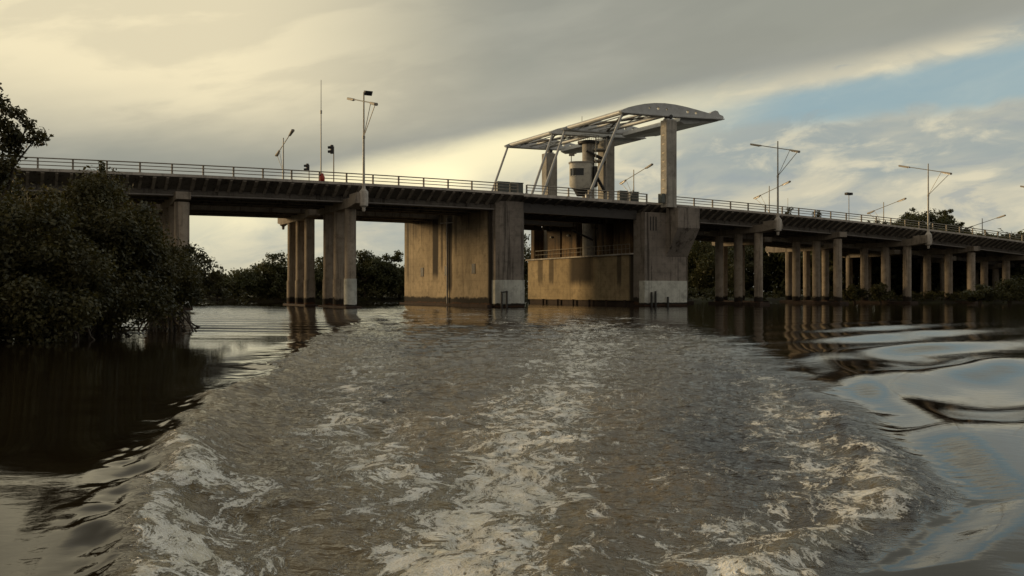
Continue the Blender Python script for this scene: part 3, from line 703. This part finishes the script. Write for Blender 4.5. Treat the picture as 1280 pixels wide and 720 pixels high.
# ------------------------------------------------------------------ street lamps
def lamp(s, w_, sg, label, spot=False):
    k = kerb(s); b0 = W(s, w_, k-2.5)
    o = thing('street_lamp', b0, label, 'street lamp', 'twin-arm street lamps on the bridge')
    L = lambda dw, dz, ds=0.: W(s+ds, w_+sg*dw, k+dz)
    MB().lathe(W(s, w_, k), [(.10, -2.65), (.16, -2.5), (.16, -2.3), (.38, -2.15), (.40, -.9), (.26, -.72), (.17, -.6), (.15, -.2)], 20).build('pedestal', M['kerb'], o, smooth=True)
    mb = MB().tube(L(0, -.3), L(0, 4.0), .115, .10, 12); mb.tube(L(0, 4.0), L(0, 8.0), .085, .065, 12); mb.lathe(W(s, w_, k+4.0), [(.13, -.12), (.13, .12)], 12)
    mb.build('post', M['galv'], o, smooth=True)
    MB().tube(L(-2.9, 6.45), L(4.0, 8.25), .05, n=8).build('arm', M['galv'], o, smooth=True)
    MB().tube(L(-2.9, 6.45), L(0, 4.05), .035, n=8).build('brace', M['galv'], o, smooth=True)
    MB().tube(L(-1.75, 6.75), L(0, 4.05, .0), .03, n=8).build('brace', M['galv'], o, smooth=True)
    for (d0, z0, d1, z1) in ((2.55, 7.87, 4.05, 8.27), (-1.75, 6.75, -3.05, 6.41)):
        h = MB().hexa([L(d0, z0-.10, -.12), L(d0, z0-.10, .12), L(d1, z1-.13, .2), L(d1, z1-.13, -.2), L(d0, z0+.08, -.10), L(d0, z0+.08, .10), L(d1, z1+.08, .16), L(d1, z1+.08, -.16)])
        hd = h.build('lamp_head', M['rail'], o, bevel=.03)
        MB().hexa([L(d0*.8+d1*.2, z0*.8+z1*.2-.165, -.10), L(d0*.8+d1*.2, z0*.8+z1*.2-.165, .10), L(d1*.95+d0*.05, z1-.17, .14), L(d1*.95+d0*.05, z1-.17, -.14), L(d0*.8+d1*.2, z0*.8+z1*.2-.1, -.10), L(d0*.8+d1*.2, z0*.8+z1*.2-.1, .10), L(d1*.95+d0*.05, z1-.1, .14), L(d1*.95+d0*.05, z1-.1, -.14)]).build('lens', M['lens'], hd)
    if spot:
        sp = MB().hexa([L(0, 7.75, .05), L(0, 7.75, .75), L(.3, 7.85, .75), L(.3, 7.85, .05), L(-.15, 8.15, .1), L(-.15, 8.15, .8), L(.3, 8.25, .8), L(.3, 8.25, .1)])
        sp.build('spotlight', M['black'], o, bevel=.04)
    return o
lamp(-46.9, -1.75, 1, 'twin-arm lamp with a spotlight at its top, on the pier left of the ochre pier', True)
lamp(.93, -1.75, 1, 'twin-arm lamp on the pier just right of the pylon bracket')
lamp(25.25, -1.75, 1, 'twin-arm lamp on the near edge in front of the roadside tree clump')
lamp(49.3, -1.75, 1, 'near-side twin-arm lamp at the right frame edge, only its arm in view')
lamp(-47.1, 24.4, -1, 'far-side lamp with a raised arm, leftmost lamp of the bridge')
lamp(.93, 24.4, -1, 'far-side twin-arm lamp seen between the middle and tallest pylons')
lamp(25.25, 24.4, -1, 'far-side twin-arm lamp just right of the lamp beside the pylon bracket')
lamp(49.3, 24.4, -1, 'far-side lamp whose slanting arm crosses the roadside tree clump')
lamp(73.3, 24.4, -1, 'far-side lamp at the far right, rightmost lamp standing above the railing')

# ------------------------------------------------------------------ signals, masts, cabinets on the deck
def signal(s, w_, h, label, sg=-1):
    k = kerb(s)+.0; o = thing('traffic_signal', W(s, w_, k), label, 'traffic signal', 'traffic signals on the bridge')
    mb = MB().tube(W(s, w_, k-.02), W(s, w_, k+h), .055, .045, 10); mb.lathe(W(s, w_, k), [(.12, 0), (.12, .08)], 10); mb.build('post', M['rail'], o, smooth=True)
    MB().wbox(s+sg*.17-.13, s+sg*.17+.11, w_-.14, w_+.14, k+h-.68, k+h+.12).build('signal_head', M['black'], o, bevel=.03)
    for i in range(2):
        zc = k+h-.10-i*.38; a_ = W(s+sg*.26, w_, zc); b_ = W(s+sg*.52, w_, zc-.03)
        MB().tube(a_, b_, .13, .12, 12, caps=False).build('visor', M['black'], o, smooth=True)
        MB().tube(a_, W(s+sg*.28, w_, zc), .11, n=12).build('lens', M['glass'], o, smooth=True)
signal(-48.8, .75, 3.4, 'taller traffic signal between the antenna mast and the spotlight lamp')
signal(-47.6, 12.5, 3.3, 'smaller traffic signal left of the antenna mast, farther back on the road')
signal(14.5, 14.5, 1.9, 'small dark signal peeking over the railing right of the pylon')
k = kerb(-50); o = thing('antenna_mast', W(-50, .6, k), 'very tall thin antenna mast rising above the left approach railing', 'mast')
MB().tube(W(-50, .6, k), W(-50, .6, k+6.4), .06, .045, 10).build('lower_tube', M['galv'], o, smooth=True)
mb = MB().tube(W(-50, .6, k+6.4), W(-50, .6, k+9.3), .035, .025, 8); mb.lathe(W(-50, .6, k+6.4), [(.09, -.15), (.09, .15)], 10); mb.build('upper_tube', M['galv'], o, smooth=True)
mb = MB().lathe(W(-50.05, .15, k+.08), [(.22, 0), (.25, .04), (.25, .42), (.15, .55), (.15, .7), (.04, .74)], 16); ob = mb.build('life_buoy_box', M['red'], smooth=True, loc=W(-50, .15, k)); tag(ob, 'small red container at the foot of the tall antenna mast', 'container')
k = kerb(14); o = thing('antenna_mast', W(27.5, 23, kerb(27)), 'thin short antenna behind the lamp right of the pylon bracket', 'mast')
MB().tube(W(27.5, 23, kerb(27)), W(27.5, 23, kerb(27)+6.2), .05, .03, 8).build('tube', M['galv'], o, smooth=True)
k = kerb(14.6); o = thing('floodlight_post', W(14.6, .7, k), 'small post with two side by side floodlights, alone between two near lamps', 'floodlight post')
MB().tube(W(14.6, .7, k), W(14.6, .7, k+3.35), .05, .04, 10).build('post', M['galv'], o, smooth=True)
for d_ in (-.26, .26): MB().wbox(14.6+d_-.2, 14.6+d_+.2, .5, .95, k+3.3, k+3.6).build('floodlight', M['black'], o, bevel=.04)
def cabinet(s, label, wid=1.3, h=1.12, w_=.75):
    k = kerb(s); o = thing('cabinet', W(s, w_, k), label, 'cabinet', 'grey cabinets behind the railing')
    MB().wbox(s-wid/2, s+wid/2, w_-.2, w_+.3, k+.10, k+h).build('housing', M['cabinet'], o, bevel=.03)
    MB().wbox(s-wid/2-.04, s+wid/2+.04, w_-.25, w_+.35, k+h+.002, k+h+.06).build('lid', M['cabinet'], o)
    MB().wbox(s-wid/2+.08, s-.02, w_-.225, w_-.202, k+.18, k+h-.08).build('door', M['cabinet'], o)
    MB().wbox(s+.02, s+wid/2-.08, w_-.225, w_-.202, k+.18, k+h-.08).build('door', M['cabinet'], o)
    for e in (-wid/2+.1, wid/2-.2): MB().wbox(s+e, s+e+.1, w_-.15, w_+.25, k-.02, k+.10).build('foot', M['black'], o)
cabinet(-31.9, 'left one of the two grey cabinets behind the railing above the ochre pier')
cabinet(-30.4, 'right one of the two grey cabinets above the ochre pier')
cabinet(-17.9, 'grey cabinet behind the railing, left of the slanting white stay', 1.0)
cabinet(-16.5, 'grey cabinet behind the railing, right of the slanting white stay', 1.0)
sb = MB().tube(W(-17.5, .45, kerb(-17.5)), W(-16.8, .45, kerb(-17)+1.3), .07, n=10); tag(sb.build('stay', M['white'], smooth=True, loc=W(-17.5, .45, kerb(-17.5))), 'short slanting white stay between two grey cabinets', 'stay')

# ------------------------------------------------------------------ trees
def leaves(centres, n, size, seed, flat=.8, asp=.55):
    """leaf-sized quads scattered on clumps: centres = (x, y, z, r)"""
    rg = np.random.default_rng(seed); cs = np.array(centres)
    wgt = cs[:, 3]**2; idx = rg.choice(len(cs), n, p=wgt/wgt.sum())
    dv = rg.normal(size=(n, 3)); dv /= np.linalg.norm(dv, axis=1)[:, None]
    rad = cs[idx, 3]*(rg.random(n)**.45)*(.75+.5*rg.random(n))
    p = cs[idx, :3]+dv*rad[:, None]*np.array([1, 1, flat])
    nr = dv*.5+rg.normal(size=(n, 3))*.6+np.array([0, 0, .4]); nr /= np.linalg.norm(nr, axis=1)[:, None]
    u = np.cross(nr, rg.normal(size=(n, 3))); u /= np.linalg.norm(u, axis=1)[:, None]; v = np.cross(nr, u)
    L_ = size*(.6+.8*rg.random(n))[:, None]; Wd = L_*asp
    q = np.stack([p-u*L_*.5, p+v*Wd*.5+nr*L_*.08, p+u*L_*.5, p-v*Wd*.5+nr*L_*.08], 1).reshape(-1, 3)
    return q
def leafmesh(name, q, mt):
    me = D.meshes.new(name); n = len(q)//4
    me.vertices.add(len(q)); me.vertices.foreach_set('co', q.ravel().astype(np.float32))
    me.loops.add(n*4); me.loops.foreach_set('vertex_index', np.arange(n*4, dtype=np.int32))
    me.polygons.add(n); me.polygons.foreach_set('loop_start', np.arange(n, dtype=np.int32)*4)
    me.update(calc_edges=True); me.materials.append(mt); return me
def limb(mb, p, q, r0, r1, rg, n=4, wob=.12):
    p = Vector(p); q = Vector(q); L_ = (q-p).length; pts = [p]
    for i in range(1, n): pts.append(p.lerp(q, i/n)+Vector((rg.uniform(-1, 1), rg.uniform(-1, 1), rg.uniform(-.5, .5)))*wob*L_/n*1.5)
    pts.append(q)
    for i in range(n): mb.tube(pts[i], pts[i+1], r0+(r1-r0)*i/n, r0+(r1-r0)*(i+1)/n, 7, caps=False)
def tree(name, loc, centres, nleaf, size, label, cat, mt, seed, trunk_r=.12, group=None, roots=0, base=(0, 0), nl=10):
    rg = random.Random(seed); loc = Vector(loc); o = thing(name, loc, label, cat, group)
    cs = [(a_, b_, c_, r_) for a_, b_, c_, r_ in centres]
    me_ = leafmesh('crown', leaves(cs, nleaf, size, seed), mt)
    cr_ = D.objects.new('crown', me_); COL.objects.link(cr_); cr_.parent = o
    mb = MB(); top = max(c_[2] for c_ in cs); fork = Vector((base[0], base[1], top*.42))+loc
    limb(mb, loc+Vector((base[0]*.3, base[1]*.3, -.3)), fork, trunk_r, trunk_r*.7, rg)
    for c_ in rg.sample(cs, min(nl, len(cs))): limb(mb, fork+Vector((0, 0, rg.uniform(-.3, .2)*top*.3)), loc+Vector(c_[:3]), trunk_r*.5, trunk_r*.12, rg)
    mb.build('trunk', M['bark'], o, smooth=True)
    if roots:
        mb = MB()
        for i in range(roots):
            t_ = rg.uniform(0, 6.28); rr_ = rg.uniform(.5, 1.7); h = rg.uniform(.5, 1.6)
            limb(mb, loc+Vector((0, 0, h)), loc+Vector((math.cos(t_)*rr_, math.sin(t_)*rr_, -.4)), .035, .03, rg, 4, .3)
        mb.build('prop_roots', M['bark'], o, smooth=True)
    return o
def blob(n, rx, ry, zlo, zhi, seed, r0=.5, r1=1., top=.6, off=(0, 0)):
    rg = random.Random(seed); out = []
    while len(out) < n:
        u, v, h = rg.uniform(-1, 1), rg.uniform(-1, 1), rg.random()
        lim = math.sqrt(max(.02, 1-abs(h*2-.7)**2*top))
        if u*u+v*v > lim*lim: continue
        out.append((off[0]+u*rx, off[1]+v*ry, zlo+(zhi-zlo)*h, rg.uniform(r0, r1)))
    return out
G = 'mangroves on the near left bank'
near = [
 ((-16.0, 26.0, 0), blob(60, 3.0, 2.4, .3, 5.0, 1, .6, 1.05), 46000, .14, 'broad dark mangrove filling the lower left corner of the bank, below the leafy branch'),
 ((-14.3, 29.5, 0), blob(60, 2.0, 2.3, .7, 5.6, 2, .55, 1.0), 44000, .14, 'rounded mangrove whose top touches the railing at the far left'),
 ((-13.7, 25.3, 0), blob(34, 1.6, 1.7, .4, 3.2, 3, .45, .8), 24000, .13, 'low mangrove leaning over the water in front of the others'),
 ((-15.6, 32.5, 0), blob(52, 1.9, 2.2, 1.3, 5.7, 4, .5, .95), 34000, .14, 'mangrove with a thin upright sprig poking up past the railing'),
 ((-14.9, 35.6, 0), blob(42, 1.6, 1.9, 1.4, 3.3, 5, .45, .85), 24000, .14, 'mangrove with open prop roots, left of the shaded concrete column'),
 ((-13.7, 34.0, 0), blob(22, .8, 1.4, 1.4, 2.8, 6, .4, .7), 13000, .14, 'small mangrove in front of the shaded concrete column at left'),
 ((-21.0, 31.5, 0), blob(60, 3.4, 2.8, .4, 6.4, 7, .7, 1.2), 34000, .17, 'mangrove at the left frame edge behind the broad dark one'),
 ((-20.5, 40.0, 0), blob(60, 3.6, 2.8, .4, 6.9, 9, .7, 1.2), 26000, .2, 'mangrove in the second row, its top just under the railing left of the sprig'),
 ((-22.5, 24.5, 0), blob(50, 3.0, 2.6, .3, 5.6, 10, .7, 1.2), 20000, .2, 'mangrove beyond the left frame edge, only its reflection darkening the water'),
 ((-18.5, 20.5, 0), blob(40, 2.2, 2.0, .3, 4.8, 11, .6, 1.1), 16000, .18, 'mangrove nearest the viewer, beyond the left frame edge')]
for loc, cs, nl_, sz, lb in near:
    if nl_: tree('mangrove', loc, cs, nl_, sz, lb, 'tree', M['mangrove'], int(abs(loc[0]*10+loc[1])), .11, G, 22)
# overhanging mangrove by the column
rg = random.Random(5); cs = []
for i in range(26): t_ = rg.random(); cs.append((.5+t_*1.5, rg.uniform(-.6, .6), 3.5-t_*1.2+rg.uniform(-.35, .25), rg.uniform(.2, .34)))
for i in range(24): t_ = rg.random(); cs.append((.5+t_*2.3, rg.uniform(-.6, .6), 2.2-t_*.9+rg.uniform(-.5, .25), rg.uniform(.18, .32)))
for i in range(16): cs.append((rg.uniform(-.6, .7), rg.uniform(-.8, .8), rg.uniform(1.3, 3.4), rg.uniform(.2, .35)))
tree('mangrove', (-14.7, 37.2, 0), cs, 3400, .13, 'sparse mangrove branch reaching over the water right of the shaded column', 'tree', M['mangrove'], 99, .08, G, 12, nl=30)
# sprig and tall tree at frame edge
rg = random.Random(11); cs = [(1.3+rg.uniform(-.9, .7)-abs(h-.35)*1.2, rg.uniform(-.5, .5), 5.6+h*3.1, rg.uniform(.28, .5)) for h in [i/26 for i in range(26)]]
cs += blob(22, 1.8, 1.5, 5., 9.0, 12, .3, .6, off=(-1.6, 0))
tree('tall_tree', (-18.6, 29.5, 0), cs, 11000, .16, 'tall tree at the left frame edge whose leafy branch rises above the railing', 'tree', M['mangrove'], 55, .16, None, 0, nl=24)
tree('mangrove', (-15.9, 33.0, 0), [(0, 0, 5.3+.16*i, .22-.012*i) for i in range(9)]+[(.3, 0, 5.2, .35)], 700, .14, 'slender mangrove sapling standing out against the left railing', 'tree', M['forest2'], 57, .04, G, 4, nl=5)

# far trees
def fartree(loc, h, r_, label, seed, mt='forest', n=2600, size=.42, zlo=.08, group='trees on the far bank'):
    cs = blob(34, r_, r_*.9, h*zlo+.6, h*.9, seed, r_*.24, r_*.42, .8)
    rg = random.Random(seed)
    cs += [(rg.uniform(-.4, .4)*r_, rg.uniform(-.4, .4)*r_, h*rg.uniform(.82, .93), r_*.22) for _ in range(5)]
    return tree('broadleaf_tree', loc, cs, n, size, label, 'tree', M[mt], seed, .16+.01*h, group, 0, nl=6)
def at(px, Y, z=.5): return ((px-640)/1065*Y, Y, z)
far = [
 (246, 112, 2.6, 2.6, 'low bushy tree on the far bank closest to the overhanging mangrove branch', 'forest2'),
 (272, 122, 3.6, 3.4, 'olive tree low on the far bank, right of the overhanging branch', 'forest2'),
 (300, 124, 4.1, 3.8, 'dark round tree where the far bank wood starts to rise', 'forest'),
 (327, 128, 5.2, 4.0, 'spreading tree on the far bank left of the free-standing column pier', 'forest'),
 (349, 126, 6.9, 3.2, 'tallest pointed tree left of the free-standing column pier', 'forest'),
 (398, 128, 6.2, 3.6, 'tree seen in the gap between the two groups of columns', 'forest'),
 (428, 130, 6.6, 3.6, 'tree mostly behind the nearer columns of the free-standing pier', 'forest'),
 (456, 128, 7.4, 3.4, 'pointed tree just right of the free-standing column pier', 'forest'),
 (477, 130, 7.0, 3.3, 'round-topped middle tree in the opening left of the ochre pier', 'forest'),
 (499, 130, 7.3, 3.0, 'tree touching the left edge of the ochre pier', 'forest'),
 (654, 140, 11., 4.2, 'tree glimpsed through the narrow gap between the two massive piers', 'forest2'),
 (872, 146, 13., 5.0, 'tall tree behind the bridge just right of the pylon bracket', 'forest'),
 (905, 143, 12., 5.0, 'olive tree with bright gaps in its top, seen under the deck right of the bracket', 'forest2'),
 (968, 146, 12., 5.5, 'dark tree between the first and second column piers right of the bracket', 'forest'),
 (1010, 150, 12., 5.5, 'dark tree behind the lampless column pier between two lamps', 'forest'),
 (1062, 148, 12., 5.5, 'black shaded tree between the second and third right-hand piers', 'forest'),
 (1115, 150, 12., 5.5, 'dark tree behind the pier with weeds at its feet', 'forest'),
 (1175, 152, 11., 5.5, 'dark tree behind the lampless pier with low bushes', 'forest'),
 (1240, 150, 10., 5.5, 'dark tree behind the rightmost columns', 'forest'),
 (1155, 152, 16.6, 4.6, 'broad roadside tree rising above the right railing behind the slanting lamp arm', 'forest'),
 (1137, 154, 17.2, 2.6, 'small crown at the left end of the tree clump above the right railing', 'forest'),
 (1183, 156, 17.4, 2.2, 'spiky narrow tree just right of the near lamp, above the railing', 'forest2'),
 (1195, 152, 14.9, 2.0, 'lower narrow tree at the right end of the clump above the railing', 'forest2')]
for i, (px_, Y_, h_, r__, lb, mt_) in enumerate(far):
    fartree(at(px_, Y_), h_, r__, lb, 200+i, mt_, zlo=.6 if 'above the' in lb and 'railing' in lb else .08, n=7500 if h_ > 8 else 6000, size=.36)
# shrubs on the right bank
for px_, Y_, h_, r__, lb in ((1225, 99, 2.3, 1.6, 'low green bush on the right bank in front of the lampless pier'),
                             (1262, 97, 2.9, 2.0, 'yellowish bush on the right bank near the frame edge'),
                             (1300, 96, 4.6, 2.6, 'tallest bush cut by the right frame edge'),
                             (1100, 109, 2.6, 1.6, 'dark weedy bush between the columns of the pier with a lamp'),
                             (1068, 111, 2.4, 1.5, 'small weedy bush left of the columns with weeds')):
    fartree(at(px_, Y_, .1), h_, r__, lb, int(px_), 'forest2', 2600, .26, 0., 'bushes on the right bank').name = 'bush'
# plants peeking over the deck edge
for s_, w_, h_, lb in ((5.5, .9, .95, 'small leafy weed growing behind the railing, nearest the pylon bracket'), (9.6, .9, .9, 'wider weed behind the railing left of the floodlight post')):
    p = W(s_, w_, kerb(s_)); q = [(random.uniform(-.5, .5), random.uniform(-.2, .2), random.uniform(.1, h_), .25) for _ in range(9)]
    tree('weed', p, q, 320, .2, lb, 'plant', M['forest2'], int(s_*10), .03, 'weeds on the deck', nl=6)
q = []
rg = random.Random(3)
for i in range(70):
    s_ = 18+i*.55; q.append((*W(s_, rg.uniform(.7, 1.3), kerb(s_)+rg.uniform(.05, .45)), rg.uniform(.2, .4)))
ob = D.objects.new('roadside_weeds', leafmesh('roadside_weeds', leaves(q, 3500, .2, 12), M['forest2'])); COL.objects.link(ob)
tag(ob, 'strip of weeds growing along the deck behind the right railing', 'weeds', kind='stuff')
# woodland mass behind the individual trees, and undergrowth at its foot
def mass(name, xs, hf, yo, seed, n, size, label, dpt=6., mt='forest', cl_=6):
    rg = random.Random(seed); q = []
    for x_ in xs:
        for _ in range(cl_):
            e = far_edge(x_)+yo+rg.uniform(0, dpt); h = hf(x_)
            q.append((x_+rg.uniform(-1.5, 1.5), e, .4+h*rg.random()**.8, rg.uniform(.9, 1.9)*min(1., h/4)))
    ob = D.objects.new(name, leafmesh(name, leaves(q, n, size, seed), M[mt])); COL.objects.link(ob)
    tag(ob, label, 'woodland', kind='stuff')
mass('woodland', np.arange(-75, 12, 1.5), lambda x_: float(np.interp(x_, [-75, -48, -35, -20, 10], [2, 1.6, 3.6, 5.4, 6.])), 9, 4, 34000, .5, 'continuous dark woodland on the far bank left of the channel', cl_=12)
mass('woodland', np.arange(8, 150, 1.5), lambda x_: 10., 20, 5, 130000, .85, 'continuous dark woodland behind the right approach', 10., cl_=40)
mass('undergrowth', np.arange(-80, 36, 1.), lambda x_: 1.5, 0, 6, 16000, .35, 'low shore undergrowth along the foot of the far trees', 3., 'forest2')
mass('undergrowth', np.arange(36, 110, 1.), lambda x_: 1.0, .5, 8, 12000, .3, 'weedy undergrowth on the right bank among the columns', 4., 'forest2')
